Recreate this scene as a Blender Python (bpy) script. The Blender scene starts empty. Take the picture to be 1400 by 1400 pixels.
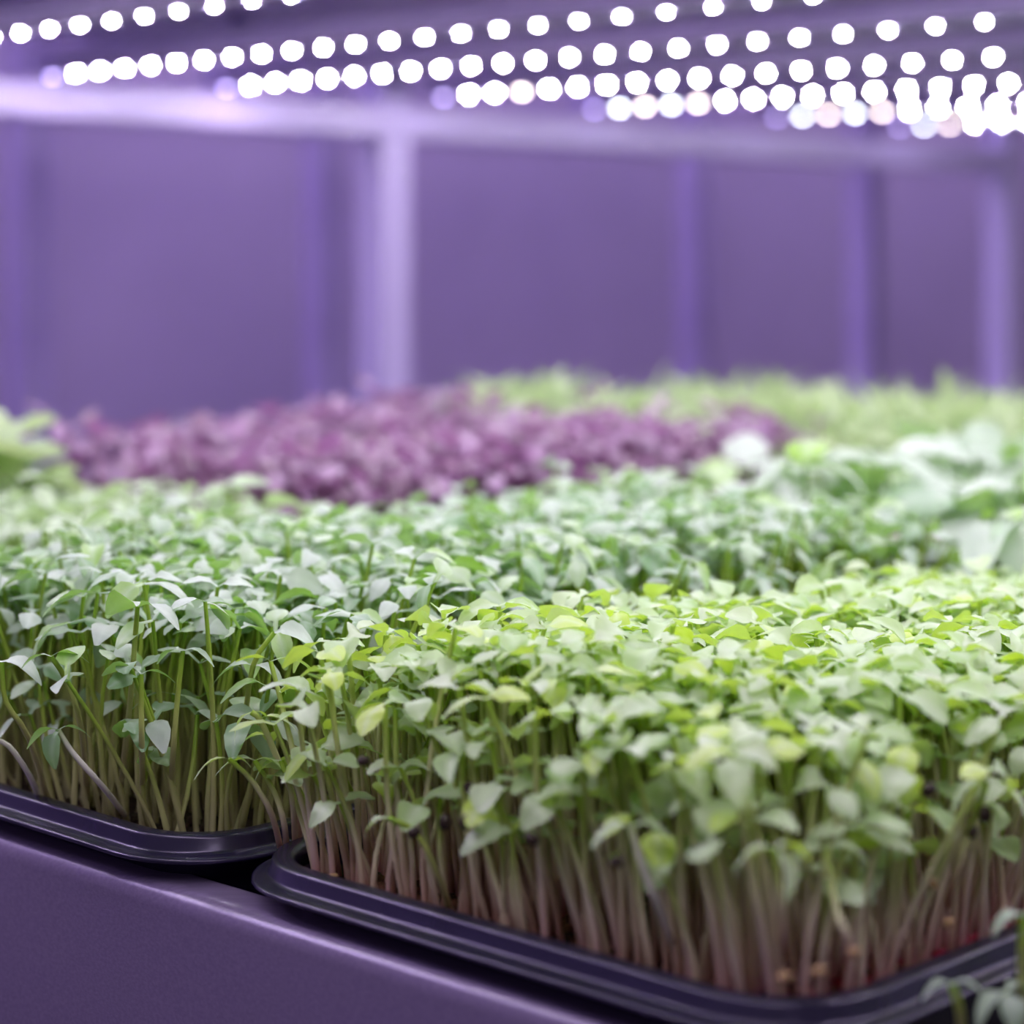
import bpy, math, random
import numpy as np
from mathutils import Matrix, Vector

# ------------------------------------------------------------------ camera, world, exposure
SC = bpy.context.scene
COL = SC.collection
PX = 3000.0                     # focal length in pixels of a 1400 px frame
CX, HY = 700.0, 375.0           # principal column, horizon row
CAMZ = 1.25                     # eye height above the floor
RIM = 1.05                      # height of the tray rims

cam = bpy.data.objects.new('camera', bpy.data.cameras.new('camera'))
COL.objects.link(cam)
cam.location = (0, 0, CAMZ)
cam.rotation_euler = (math.pi / 2, 0, 0)
cam.data.sensor_fit = 'HORIZONTAL'
cam.data.sensor_width = 36.0
cam.data.lens = PX * 36.0 / 1400.0
cam.data.shift_y = -(700.0 - HY) / 1400.0
cam.data.clip_start = 0.02
cam.data.dof.use_dof = True
cam.data.dof.focus_distance = 0.785
cam.data.dof.aperture_fstop = 5.8
SC.camera = cam

world = bpy.data.worlds.new('world')
SC.world = world
world.use_nodes = True
bg = world.node_tree.nodes['Background']
bg.inputs[0].default_value = (0.76, 0.67, 0.86, 1)
bg.inputs[1].default_value = 0.19

SC.view_settings.view_transform = 'Standard'
SC.view_settings.look = 'None'
SC.view_settings.gamma = 1.0
SC.view_settings.use_curve_mapping = False
SC.view_settings.exposure = -0.08
LED_POWER = 2250.0

# ------------------------------------------------------------------ frames of reference
B0 = np.array([-0.115, 0.766])              # front corner of the left tray
DU = np.array([0.714, 0.700])               # across the shelf, away to the right
DV = np.array([-0.700, 0.714])              # along the shelf, away to the left


def uv(u, v):
    p = B0 + DU * u + DV * v
    return float(p[0]), float(p[1])


ANG_U = math.atan2(DU[1], DU[0])


def unproj(x, y, H):
    """floor-parallel plane H below the eye -> ground position"""
    d = PX * H / (y - HY)
    return ((x - CX) / PX * d, d)


def pix(x, y, d):
    return Vector(((x - CX) / PX * d, d, CAMZ - (y - HY) / PX * d))


def proj(p):
    return CX + PX * p[0] / p[1], HY + PX * (CAMZ - p[2]) / p[1]


# ------------------------------------------------------------------ materials
def newmat(name):
    m = bpy.data.materials.new(name)
    m.use_nodes = True
    nt = m.node_tree
    for n in list(nt.nodes):
        nt.nodes.remove(n)
    out = nt.nodes.new('ShaderNodeOutputMaterial')
    return m, nt, out


def node(nt, typ, **kw):
    n = nt.nodes.new(typ)
    for k, v in kw.items():
        setattr(n, k, v)
    return n


def noise(nt, scale, detail=4.0, coord='Object', stretch=None):
    tc = node(nt, 'ShaderNodeTexCoord')
    mp = node(nt, 'ShaderNodeMapping')
    nt.links.new(tc.outputs[coord], mp.inputs[0])
    if stretch:
        mp.inputs['Scale'].default_value = stretch
    nz = node(nt, 'ShaderNodeTexNoise')
    nz.inputs['Scale'].default_value = scale
    nz.inputs['Detail'].default_value = detail
    nt.links.new(mp.outputs[0], nz.inputs['Vector'])
    return nz


def ramp(nt, src, stops):
    r = node(nt, 'ShaderNodeValToRGB')
    cr = r.color_ramp
    while len(cr.elements) < len(stops):
        cr.elements.new(0.5)
    for e, (p, c) in zip(cr.elements, stops):
        e.position = p
        e.color = (*c, 1)
    nt.links.new(src, r.inputs[0])
    return r


def paint(name, c1, c2, rough=0.4, scale=6.0, metallic=0.0, bump=0.0, stretch=None, spec=0.5, coat=0.0, tint=None):
    m, nt, out = newmat(name)
    b = node(nt, 'ShaderNodeBsdfPrincipled')
    nz = noise(nt, scale, 5.0, stretch=stretch)
    r = ramp(nt, nz.outputs['Fac'], [(0.3, c1), (0.7, c2)])
    nt.links.new(r.outputs[0], b.inputs['Base Color'])
    b.inputs['Roughness'].default_value = rough
    b.inputs['Metallic'].default_value = metallic
    b.inputs['Specular IOR Level'].default_value = spec
    b.inputs['Coat Weight'].default_value = coat
    if tint:
        b.inputs['Specular Tint'].default_value = (*tint, 1)
    if bump:
        bp = node(nt, 'ShaderNodeBump')
        bp.inputs['Strength'].default_value = bump
        bp.inputs['Distance'].default_value = 0.002
        nt.links.new(nz.outputs['Fac'], bp.inputs['Height'])
        nt.links.new(bp.outputs[0], b.inputs['Normal'])
    nt.links.new(b.outputs[0], out.inputs[0])
    return m


def leaf_mat(name, stops, trans, tmix=0.4, rough=0.36, sheen=0.9, spec=0.9):
    m, nt, out = newmat(name)
    at = node(nt, 'ShaderNodeAttribute', attribute_name='tint')
    r = ramp(nt, at.outputs['Fac'], stops)
    mid = node(nt, 'ShaderNodeAttribute', attribute_name='rib')
    mx = node(nt, 'ShaderNodeMixRGB')
    mx.inputs[2].default_value = (*[min(1, c * 1.15 + 0.08) for c in stops[len(stops) // 2][1]], 1)
    nt.links.new(mid.outputs['Fac'], mx.inputs[0])
    nt.links.new(r.outputs[0], mx.inputs[1])
    b = node(nt, 'ShaderNodeBsdfPrincipled')
    nt.links.new(mx.outputs[0], b.inputs['Base Color'])
    b.inputs['Roughness'].default_value = rough
    b.inputs['Specular IOR Level'].default_value = spec
    b.inputs['Sheen Weight'].default_value = sheen
    b.inputs['Sheen Roughness'].default_value = 0.45
    b.inputs['Sheen Tint'].default_value = (0.9, 1.0, 0.98, 1)
    nz = noise(nt, 420.0, 2.0)
    bp = node(nt, 'ShaderNodeBump')
    bp.inputs['Strength'].default_value = 0.25
    bp.inputs['Distance'].default_value = 0.0006
    nt.links.new(nz.outputs['Fac'], bp.inputs['Height'])
    nt.links.new(bp.outputs[0], b.inputs['Normal'])
    t = node(nt, 'ShaderNodeBsdfTranslucent')
    t.inputs[0].default_value = (*trans, 1)
    ms = node(nt, 'ShaderNodeMixShader')
    ms.inputs[0].default_value = tmix
    nt.links.new(b.outputs[0], ms.inputs[1])
    nt.links.new(t.outputs[0], ms.inputs[2])
    nt.links.new(ms.outputs[0], out.inputs[0])
    return m


def stem_mat(name, stops, tmix=0.25):
    m, nt, out = newmat(name)
    at = node(nt, 'ShaderNodeAttribute', attribute_name='tint')
    r = ramp(nt, at.outputs['Fac'], stops)
    b = node(nt, 'ShaderNodeBsdfPrincipled')
    nt.links.new(r.outputs[0], b.inputs['Base Color'])
    b.inputs['Roughness'].default_value = 0.35
    t = node(nt, 'ShaderNodeBsdfTranslucent')
    nt.links.new(r.outputs[0], t.inputs[0])
    ms = node(nt, 'ShaderNodeMixShader')
    ms.inputs[0].default_value = tmix
    nt.links.new(b.outputs[0], ms.inputs[1])
    nt.links.new(t.outputs[0], ms.inputs[2])
    nt.links.new(ms.outputs[0], out.inputs[0])
    return m


def emit(name, col, s):
    m, nt, out = newmat(name)
    e = node(nt, 'ShaderNodeEmission')
    e.inputs[0].default_value = (*col, 1)
    e.inputs[1].default_value = s
    nt.links.new(e.outputs[0], out.inputs[0])
    return m


M = {}
M['paint'] = paint('lavender_paint', (0.43, 0.345, 0.68), (0.48, 0.39, 0.74), 0.36, 3.0, coat=0.15)
M['brushed'] = paint('lavender_brushed_steel', (0.22, 0.158, 0.33), (0.27, 0.195, 0.39), 0.24, 14.0, metallic=0.1, stretch=(1, 60, 60), bump=0.05)
M['panel'] = paint('violet_panel_paint', (0.36, 0.27, 0.60), (0.48, 0.38, 0.74), 0.5, 3.5)
M['wall'] = paint('violet_wall_paint', (0.31, 0.24, 0.45), (0.42, 0.33, 0.58), 0.7, 1.3)
M['floor'] = paint('grey_floor_paint', (0.07, 0.06, 0.10), (0.12, 0.10, 0.16), 0.5, 4.0)
M['pan'] = paint('black_liner', (0.010, 0.008, 0.016), (0.018, 0.014, 0.028), 0.6, 20.0)  # black puts the shade of the gaps around the trays into the colour
M['tray'] = paint('black_glossy_plastic', (0.016, 0.012, 0.040), (0.024, 0.018, 0.058), 0.27, 30.0, bump=0.02, spec=0.9, tint=(0.78, 0.68, 1.0))
M['pcb'] = paint('pale_led_board', (0.20, 0.17, 0.34), (0.25, 0.21, 0.40), 0.45, 30.0)
M['soil'] = paint('dark_growing_mat', (0.016, 0.009, 0.007), (0.085, 0.042, 0.032), 0.9, 260.0, bump=0.8)
M['chip'] = paint('russet_coir_chip', (0.10, 0.035, 0.026), (0.30, 0.12, 0.085), 0.8, 120.0)
M['red'] = paint('crimson_root', (0.30, 0.012, 0.045), (0.50, 0.03, 0.10), 0.4, 200.0)
M['tan'] = paint('tan_seed_coat', (0.36, 0.20, 0.11), (0.50, 0.30, 0.17), 0.5, 200.0)
M['hull'] = paint('dark_seed_hull', (0.012, 0.006, 0.005), (0.035, 0.014, 0.012), 0.5, 300.0)

M['leaf_a'] = leaf_mat('lime_leaf', [(0.0, (0.32, 0.54, 0.16)), (0.25, (0.58, 0.70, 0.48)), (0.8, (0.70, 0.76, 0.64)), (1.0, (0.60, 0.78, 0.08))], (0.60, 0.86, 0.02), 0.33, spec=1.0, sheen=1.0)
M['leaf_b'] = leaf_mat('cool_green_leaf', [(0.0, (0.18, 0.36, 0.16)), (0.3, (0.48, 0.57, 0.50)), (0.85, (0.60, 0.66, 0.65)), (1.0, (0.36, 0.60, 0.10))], (0.32, 0.66, 0.02), 0.27, spec=1.0, sheen=1.0)
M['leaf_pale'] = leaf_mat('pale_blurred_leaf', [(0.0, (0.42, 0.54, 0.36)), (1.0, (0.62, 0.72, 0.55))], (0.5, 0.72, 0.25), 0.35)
M['leaf_c'] = leaf_mat('broad_leaf', [(0.0, (0.30, 0.46, 0.28)), (0.35, (0.56, 0.64, 0.58)), (0.85, (0.60, 0.65, 0.63)), (1.0, (0.36, 0.62, 0.08))], (0.36, 0.70, 0.03), 0.25)
M['leaf_pink'] = leaf_mat('pink_tinged_leaf', [(0.0, (0.62, 0.44, 0.62)), (1.0, (0.7, 0.52, 0.68))], (0.5, 0.3, 0.4), 0.3)
M['leaf_e'] = leaf_mat('purple_leaf', [(0.0, (0.20, 0.11, 0.16)), (0.5, (0.40, 0.22, 0.42)), (1.0, (0.52, 0.32, 0.58))], (0.42, 0.16, 0.40), 0.35, sheen=0.5)
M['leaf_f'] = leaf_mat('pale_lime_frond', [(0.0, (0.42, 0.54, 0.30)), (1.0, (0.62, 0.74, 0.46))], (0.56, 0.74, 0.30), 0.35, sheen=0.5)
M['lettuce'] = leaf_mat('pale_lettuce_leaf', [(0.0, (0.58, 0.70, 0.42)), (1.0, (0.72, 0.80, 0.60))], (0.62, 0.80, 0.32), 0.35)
M['stem_a'] = stem_mat('blush_white_stem', [(0.0, (0.62, 0.27, 0.28)), (0.16, (0.80, 0.58, 0.50)), (0.45, (0.84, 0.75, 0.56)), (0.78, (0.56, 0.64, 0.20)), (1.0, (0.42, 0.62, 0.06))])
M['stem_b'] = stem_mat('olive_white_stem', [(0.0, (0.62, 0.54, 0.36)), (0.35, (0.60, 0.58, 0.26)), (0.75, (0.42, 0.54, 0.08)), (1.0, (0.32, 0.54, 0.05))])
M['stem_white'] = stem_mat('white_stem', [(0.0, (0.80, 0.74, 0.74)), (0.8, (0.78, 0.74, 0.70)), (1.0, (0.6, 0.66, 0.4))])
M['stem_pink'] = stem_mat('pink_stem', [(0.0, (0.80, 0.28, 0.40)), (0.15, (0.84, 0.56, 0.57)), (0.4, (0.88, 0.76, 0.66)), (0.8, (0.58, 0.64, 0.24)), (1.0, (0.42, 0.60, 0.08))])
M['stem_c'] = stem_mat('green_stem', [(0.0, (0.30, 0.36, 0.16)), (1.0, (0.20, 0.40, 0.06))])
M['stem_e'] = stem_mat('mauve_stem', [(0.0, (0.40, 0.25, 0.30)), (1.0, (0.30, 0.12, 0.26))])
M['led'] = emit('led_white', (1.0, 0.95, 1.0), LED_POWER)
M['led_warm'] = emit('led_warm', (1.0, 0.83, 0.78), 26.0)
M['led_cool'] = emit('led_cool', (0.86, 0.93, 1.0), 28.0)
M['led_dim'] = emit('led_dim', (0.50, 0.40, 0.86), 11.0)


# ------------------------------------------------------------------ mesh helpers
def mesh(name, verts, faces, mat, attrs=None, smooth=True):
    """verts (n,3); faces (m,3|4) int array or list of tuples"""
    me = bpy.data.meshes.new(name)
    verts = np.asarray(verts, dtype=np.float32)
    if isinstance(faces, np.ndarray):
        k = faces.shape[1]
        me.vertices.add(len(verts))
        me.vertices.foreach_set('co', verts.ravel())
        me.loops.add(faces.size)
        me.loops.foreach_set('vertex_index', faces.astype(np.int32).ravel())
        me.polygons.add(len(faces))
        me.polygons.foreach_set('loop_start', np.arange(0, faces.size, k, dtype=np.int32))
        me.polygons.foreach_set('loop_total', np.full(len(faces), k, dtype=np.int32))
        me.update(calc_edges=True)
    else:
        me.from_pydata([tuple(map(float, v)) for v in verts], [], faces)
    for k, a in (attrs or {}).items():
        at = me.attributes.new(k, 'FLOAT', 'POINT')
        at.data.foreach_set('value', np.asarray(a, dtype=np.float32))
    if smooth:
        me.polygons.foreach_set('use_smooth', np.ones(len(me.polygons), dtype=bool))
    me.materials.append(mat)
    me.validate()
    return me


def obj(name, me, parent=None, mat4=None):
    o = bpy.data.objects.new(name, me)
    COL.objects.link(o)
    if parent is not None:
        o.parent = parent
    if mat4 is not None:
        o.matrix_basis = mat4
    return o


def tag(o, label=None, cat=None, group=None, kind=None):
    if label:
        o['label'] = label
    if cat:
        o['category'] = cat
    if group:
        o['group'] = group
    if kind:
        o['kind'] = kind
    return o


def empty(name, loc, rz, label, cat, group=None):
    o = bpy.data.objects.new(name, None)
    o.empty_display_size = 0.01
    COL.objects.link(o)
    o.location = loc
    o.rotation_euler = (0, 0, rz)
    return tag(o, label, cat, group)


def rbox(sx, sy, sz, bev=0.002, seg=2, center=(0, 0, 0)):
    """bevelled box as (verts, faces)"""
    import bmesh
    bm = bmesh.new()
    bmesh.ops.create_cube(bm, size=1.0)
    for v in bm.verts:
        v.co = Vector((v.co.x * sx, v.co.y * sy, v.co.z * sz))
    if bev:
        bmesh.ops.bevel(bm, geom=list(bm.edges), offset=bev, segments=seg, profile=0.5, affect='EDGES')
    for v in bm.verts:
        v.co += Vector(center)
    bm.verts.ensure_lookup_table()
    vs = [tuple(v.co) for v in bm.verts]
    fs = [tuple(x.index for x in f.verts) for f in bm.faces]
    bm.free()
    return vs, fs


def box_obj(name, size, loc, mat, parent=None, rz=0.0, bev=0.002, seg=2, rx=0.0, ry=0.0):
    vs, fs = rbox(*size, bev, seg)
    me = mesh(name, vs, fs, mat, smooth=False)
    m4 = Matrix.Translation(loc) @ Matrix.Rotation(rz, 4, 'Z') @ Matrix.Rotation(ry, 4, 'Y') @ Matrix.Rotation(rx, 4, 'X')
    return obj(name, me, parent, m4)


def grid_faces(nr, nc, wrap=False, base=0):
    f = []
    cmax = nc if wrap else nc - 1
    for i in range(nr - 1):
        for j in range(cmax):
            j2 = (j + 1) % nc
            f.append((base + i * nc + j, base + i * nc + j2, base + (i + 1) * nc + j2, base + (i + 1) * nc + j))
    return np.array(f, dtype=np.int32)


def tube(points, radii, sides=6, tvals=None):
    """smooth tube along points -> verts, quads, tint"""
    pts = [Vector(p) for p in points]
    vs, tint = [], []
    n = len(pts)
    for i, p in enumerate(pts):
        d = (pts[min(i + 1, n - 1)] - pts[max(i - 1, 0)]).normalized()
        a = d.cross(Vector((0.31, 0.95, 0.02))).normalized()
        b = d.cross(a).normalized()
        r = radii[i] if hasattr(radii, '__len__') else radii
        for k in range(sides):
            t = 2 * math.pi * k / sides
            vs.append(p + a * (r * math.cos(t)) + b * (r * math.sin(t)))
            tint.append(i / (n - 1) if tvals is None else tvals[i])
    return np.array([tuple(v) for v in vs]), grid_faces(n, sides, True), np.array(tint)


# ------------------------------------------------------------------ room: floor and back wall
def slab(name, corners, z0, z1, mat):
    n = len(corners)
    vs = [(x, y, z0) for x, y in corners] + [(x, y, z1) for x, y in corners]
    fs = [tuple(range(n))[::-1], tuple(range(n, 2 * n))] + [(i, (i + 1) % n, n + (i + 1) % n, n + i) for i in range(n)]
    return mesh(name, vs, fs, mat, smooth=False)


tag(obj('floor', slab('floor', [(-7, -3), (7, -3), (7, 9), (-7, 9)], -0.1, 0.0, M['floor'])), 'dark grey painted floor of the grow room', 'floor', kind='structure')
WV = 2.75
c = [uv(-6, WV), uv(7.5, WV), uv(7.5, WV + 0.12), uv(-6, WV + 0.12)]
tag(obj('wall_back', slab('wall_back', c, 0.0, 3.2, M['wall'])), 'blurred violet wall behind the grow racks', 'wall', kind='structure')

# ------------------------------------------------------------------ grow rack (shelf, end frame, upper deck)
# the light deck rises very slightly to the back, as in the photograph
def deck_z(y):
    return CAMZ + 0.140 + 0.020 * y


rack = empty('grow_rack', (*uv(0.9, 0.3), 0.0), 0, 'lavender steel grow rack holding the trays under its light deck', 'rack')
RINV = Matrix.Translation(-rack.location)


def rack_part(name, me, m4=Matrix.Identity(4)):
    return obj(name, me, rack, RINV @ m4)


# front rail: folded steel profile whose top edge follows the front of the shelf
LIP = RIM - 0.016
pa, pb = unproj(0, 1144, CAMZ - LIP), unproj(818, 1401, CAMZ - LIP)
pa, pb = Vector((*pa, 0)), Vector((*pb, 0))
ax = (pa - pb).normalized()                      # away to the left
inn = Vector((ax.y, -ax.x, 0))                   # towards the trays
if inn.dot(Vector((DU[0], DU[1], 0))) < 0:
    inn = -inn
prof = [(0.019, -0.030), (0.019, -0.0020), (0.0186, -0.0005), (0.018, 0.0), (0.0170, 0.0), (0.0080, 0.0), (0.0070, 0.0)]
for k in range(1, 8):                            # rounded outer edge
    t = math.radians(90 + 90 * k / 7)
    prof.append((0.0068 + 0.0068 * math.cos(t), -0.0068 + 0.0068 * math.sin(t)))
prof += [(0.0, -0.008), (0.0, -0.03), (0.0, -0.168), (0.0, -0.170), (0.002, -0.172), (0.010, -0.172), (0.010, -0.030)]
vs = []
p0, p1 = pb - ax * 0.70, pa + ax * 0.95
NL = 24
for i in range(NL):
    q = p0.lerp(p1, i / (NL - 1))
    for o_, z_ in prof:
        w = q + inn * o_
        vs.append((w.x, w.y, LIP + z_))
rack_part('front_rail', mesh('front_rail', vs, grid_faces(NL, len(prof), True), M['brushed']))

# shelf pan the trays stand in, coloured black as the shade between them
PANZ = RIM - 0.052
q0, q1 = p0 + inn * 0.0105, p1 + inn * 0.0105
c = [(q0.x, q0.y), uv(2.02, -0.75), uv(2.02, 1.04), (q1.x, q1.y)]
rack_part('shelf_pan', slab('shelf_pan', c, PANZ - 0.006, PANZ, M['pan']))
rack_part('shelf_underside', slab('shelf_underside', c, PANZ - 0.036, PANZ - 0.0065, M['brushed']))

# far end frame
EV = 1.125
def u_at(x, v):
    k = (x - CX) / PX
    return (k * (B0[1] + DV[1] * v) - (B0[0] + DV[0] * v)) / (DU[0] - k * DU[1])


U_MID, U_END = u_at(530, EV), u_at(1372, EV)
def along_u(name, u0, u1, v, zc, w, h, mat, bev=0.004):
    a, b = uv(u0, v), uv(u1, v)
    L = math.hypot(b[0] - a[0], b[1] - a[1])
    vs, fs = rbox(L, w, h, bev, 2)
    m4 = Matrix.Translation(((a[0] + b[0]) / 2, (a[1] + b[1]) / 2, zc)) @ Matrix.Rotation(ANG_U, 4, 'Z')
    return rack_part(name, mesh(name, vs, fs, mat, smooth=False), m4)


along_u('end_rail', -0.10, U_END, EV, CAMZ + 0.160, 0.040, 0.034, M['paint'])
along_u('end_rail', -0.10, U_END, EV, PANZ - 0.03, 0.040, 0.034, M['paint'])
for u_ in (-0.10, U_MID, U_END):
    vs, fs = rbox(0.042, 0.042, 2.2, 0.003, 2)
    rack_part('post', mesh('post', vs, fs, M['paint'], smooth=False),
              Matrix.Translation((*uv(u_, EV + (0.0 if u_ > 1.5 else 0.006)), 1.1)) @ Matrix.Rotation(ANG_U, 4, 'Z'))
for u_ in (U_MID, U_END):
    vs, fs = rbox(0.042, 0.042, 2.2, 0.003, 2)
    rack_part('post', mesh('post', vs, fs, M['paint'], smooth=False),
              Matrix.Translation((*uv(u_ + 0.1, -0.86), 1.1)) @ Matrix.Rotation(ANG_U, 4, 'Z'))

# upper deck panel above the lamps
cs = [uv(-0.20, -0.80), uv(2.2, -0.80), uv(2.2, EV - 0.025), uv(-0.20, EV - 0.025)]
vs = [(x, y, deck_z(y) + 0.034) for x, y in cs] + [(x, y, deck_z(y) + 0.052) for x, y in cs]
fs = [(3, 2, 1, 0), (4, 5, 6, 7), (0, 1, 5, 4), (1, 2, 6, 5), (2, 3, 7, 6), (3, 0, 4, 7)]
rack_part('deck_panel', mesh('deck_panel', vs, fs, M['panel'], smooth=False))

# racks further back: only uprights and beams show
def back_rack(v, us, w, label, zc):
    r = empty('background_rack', (*uv(us[0], v), 0.0), 0, label, 'rack')
    inv = Matrix.Translation(-r.location)
    for u_ in us:
        vs, fs = rbox(w, 0.05, 3.0, 0.004, 2)
        obj('post', mesh('post', vs, fs, M['panel'], smooth=False), r, inv @ Matrix.Translation((*uv(u_, v), 1.5)) @ Matrix.Rotation(ANG_U, 4, 'Z'))
    for z_ in zc:
        a, b = uv(us[0], v + 0.05), uv(us[-1], v + 0.05)
        vs, fs = rbox(math.hypot(b[0] - a[0], b[1] - a[1]) + w, 0.04, 0.05, 0.004, 2)
        obj('beam', mesh('beam', vs, fs, M['panel'], smooth=False), r,
            inv @ Matrix.Translation(((a[0] + b[0]) / 2, (a[1] + b[1]) / 2, z_)) @ Matrix.Rotation(ANG_U, 4, 'Z'))


back_rack(1.55, [u_at(1182, 1.55) - 2.6, u_at(1182, 1.55)], 0.035, 'dim lavender rack upright standing behind the right half of the end rail', [0.4])
back_rack(2.25, [u_at(40, 2.25), u_at(442, 2.25), u_at(950, 2.25)], 0.055, 'faint violet rack uprights far back against the wall', [0.4])

# unseen lamps added over the aisle to brighten the back wall
M['tube'] = emit('lamp_tube', (0.84, 0.72, 1.0), 66.0)
for k, (u_, l) in enumerate(((-0.9, 'left end'), (0.9, 'middle'), (2.7, 'right half'), (4.5, 'right end'))):
    x_, y_ = uv(u_, 1.95)
    b = empty('ceiling_lamp', (x_, y_, 2.62), ANG_U, 'tube lamp hung over the %s of the aisle behind the rack' % l, 'ceiling lamp', 'aisle lamps')
    vs, fs = rbox(1.5, 0.12, 0.05, 0.008, 2, (0, 0, 0.045))
    obj('housing', mesh('housing', vs, fs, M['paint'], smooth=False), b)
    for y2 in (-0.03, 0.03):
        v_, f_, t_ = tube([(-0.7 + 1.4 * q / 6, y2, 0.0) for q in range(7)], 0.013, 10)
        obj('tube', mesh('tube', v_, f_, M['tube']), b)

# ------------------------------------------------------------------ LED bars
BAR = Vector((0.665, -0.747))                   # bars run towards the viewer, to the right
def led_dome(r=0.0017, hgt=0.50):
    vs = [(0, 0, -r * hgt)]
    for i, e in enumerate((35, 65, 90)):
        t = math.radians(e)
        for k in range(8):
            a = 2 * math.pi * k / 8
            vs.append((r * math.sin(t) * math.cos(a), r * math.sin(t) * math.sin(a), -r * hgt * math.cos(t)))
    fs = [(0, 1 + (k + 1) % 8, 1 + k) for k in range(8)]
    for i in range(2):
        for k in range(8):
            a, b = 1 + i * 8 + k, 1 + i * 8 + (k + 1) % 8
            fs.append((a, b, b + 8, a + 8))
    return vs, fs


dv, df = led_dome()
sv, sf = led_dome(0.0046, 0.80)                 # frosted caps of the softer lights
LED_ME = {'led': mesh('led', dv, df, M['led']), **{k: mesh(k, sv, sf, M[k]) for k in ('led_warm', 'led_cool', 'led_dim')}}
SP = 0.0407
rows = []
def led_pt(x, y):
    d = PX * 0.14 / (315.0 - y)
    return Vector(((x - CX) / PX * d, d))


e2 = led_pt(104, 100)
DRr = Vector((0.74, 0.672))
rows.append(e2 - DRr * 0.760)  # extra unseen bar, added to brighten the shelf front
rows.append(e2 - DRr * 0.44)
r1 = led_pt(28, 45)
rows.append(r1 - BAR * SP * 7)
rows += [e2, led_pt(343, 116), led_pt(641, 129), led_pt(847, 146), led_pt(1097, 157), led_pt(1264, 170)]
special = {5: {2: 'led_warm'}, 6: {0: 'led_cool', 1: 'led_warm', 2: 'led_cool', 3: 'led_warm'}, 7: {0: 'led_cool', 1: 'led_warm', 2: 'led_cool', 3: 'led_warm'}, 8: {0: 'led_cool', 1: 'led_warm'}}
bar_label = ['lamp bar nearest the viewer, out of frame before the shelf front',
             'lamp bar out of frame right above the shelf front',
             'frontmost lamp bar seen, crossing the upper left corner',
             'lamp bar second from front, its far end at the upper left',
             'lamp bar third from front, its far end above the left part of the rail',
             'lamp bar fourth from front, its far end above the middle of the rail',
             'lamp bar fifth from front, with alternating warm and cool end lights',
             'lamp bar sixth from front, ending above the right part of the rail',
             'rearmost lamp bar, its lights clustered at the right frame edge']
slope = 0.020
pitch = math.atan(slope * BAR.y)
ANG_B = math.atan2(BAR.y, BAR.x)
NLED = 40
for i, e in enumerate(rows):
    z = deck_z(e.y)
    b = empty('led_bar', (e.x, e.y, z), ANG_B, bar_label[i], 'grow light', 'grow light bars')
    b.rotation_euler = (0, -pitch, ANG_B)
    L = SP * NLED + 0.10
    vs, fs = rbox(L, 0.026, 0.018, 0.003, 2, (L / 2 - 0.06, 0, 0.0125))
    obj('housing', mesh('housing', vs, fs, M['panel'], smooth=False), b)
    vs, fs = rbox(L - 0.02, 0.016, 0.003, 0.0005, 1, (L / 2 - 0.06, 0, 0.0018))
    obj('circuit_strip', mesh('circuit_strip', vs, fs, M['pcb'], smooth=False), b)
    for x_ in (-0.062, L - 0.058):
        vs, fs = rbox(0.006, 0.030, 0.022, 0.002, 2, (x_, 0, 0.0125))
        obj('end_cap', mesh('end_cap', vs, fs, M['paint'], smooth=False), b)
    for x_ in (0.25, L - 0.35):
        vs, fs = rbox(0.012, 0.020, 0.014, 0.001, 1, (x_, 0, 0.0275))
        obj('hanger', mesh('hanger', vs, fs, M['panel'], smooth=False), b)
    for k in range(-1, NLED):
        if k == -1 and i < 3:
            continue
        kind = 'led_dim' if k == -1 else special.get(i, {}).get(k, 'led')
        obj('led', LED_ME[kind], b, Matrix.Translation((k * SP, 0, 0.0)))

# ------------------------------------------------------------------ trays
def rrect(lu, lv, r, off, n=8):
    """rounded rectangle outline, corners grown by off"""
    pts = []
    rr = max(r + off, 0.002)
    for cx, cy, a0 in ((lu - r, lv - r, 0), (r, lv - r, 90), (r, r, 180), (lu - r, r, 270)):
        for k in range(n + 1):
            a = math.radians(a0 + 90 * k / n)
            pts.append((cx + rr * math.cos(a), cy + rr * math.sin(a)))
    return pts


RIMP = [(-0.0085, -0.0075), (-0.0080, -0.0014), (-0.0068, -0.0003), (-0.0052, 0.0), (-0.0016, 0.0), (-0.0005, -0.0004), (0.0, -0.0013),
        (0.0008, -0.0052), (0.0014, -0.0060), (0.0024, -0.0064), (0.0058, -0.0066), (0.0068, -0.0071), (0.0071, -0.0079), (0.0064, -0.0086),
        (0.0020, -0.0086), (-0.0010, -0.0076), (-0.0024, -0.0036), (-0.0065, -0.0028)]
BASP = [(-0.0085, -0.0072), (-0.0150, -0.0440), (-0.0190, -0.0470)]
BASO = [(-0.0070, -0.0060), (-0.0130, -0.0475), (-0.0175, -0.0505)]


def tray(u0, v0, lu, lv, label, group='black seedling trays', rot=0.0, r=0.034, origin=None):
    o = uv(u0, v0) if origin is None else origin
    t = empty('seedling_tray', (o[0], o[1], RIM), ANG_U + rot, label, 'tray', group)
    rings = [[(x, y, z) for x, y in rrect(lu, lv, r, off)] for off, z in RIMP]
    n = len(rings[0])
    obj('rim', mesh('rim', np.array(rings).reshape(-1, 3), closed_rings(len(rings), n), M['tray']), t)
    basin = [(x, y, z) for off, z in BASP for x, y in rrect(lu, lv, r, off)]
    outer = [(x, y, z) for off, z in BASO for x, y in rrect(lu, lv, r, off)]
    fs = [tuple(f) for f in grid_faces(3, n, True)] + [tuple(range(2 * n, 3 * n))]
    fs += [tuple(x + 3 * n for x in f[::-1]) for f in grid_faces(3, n, True)] + [tuple(range(5 * n, 6 * n))[::-1]]
    obj('basin', mesh('basin', basin + outer, fs, M['tray']), t)
    return t


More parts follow.
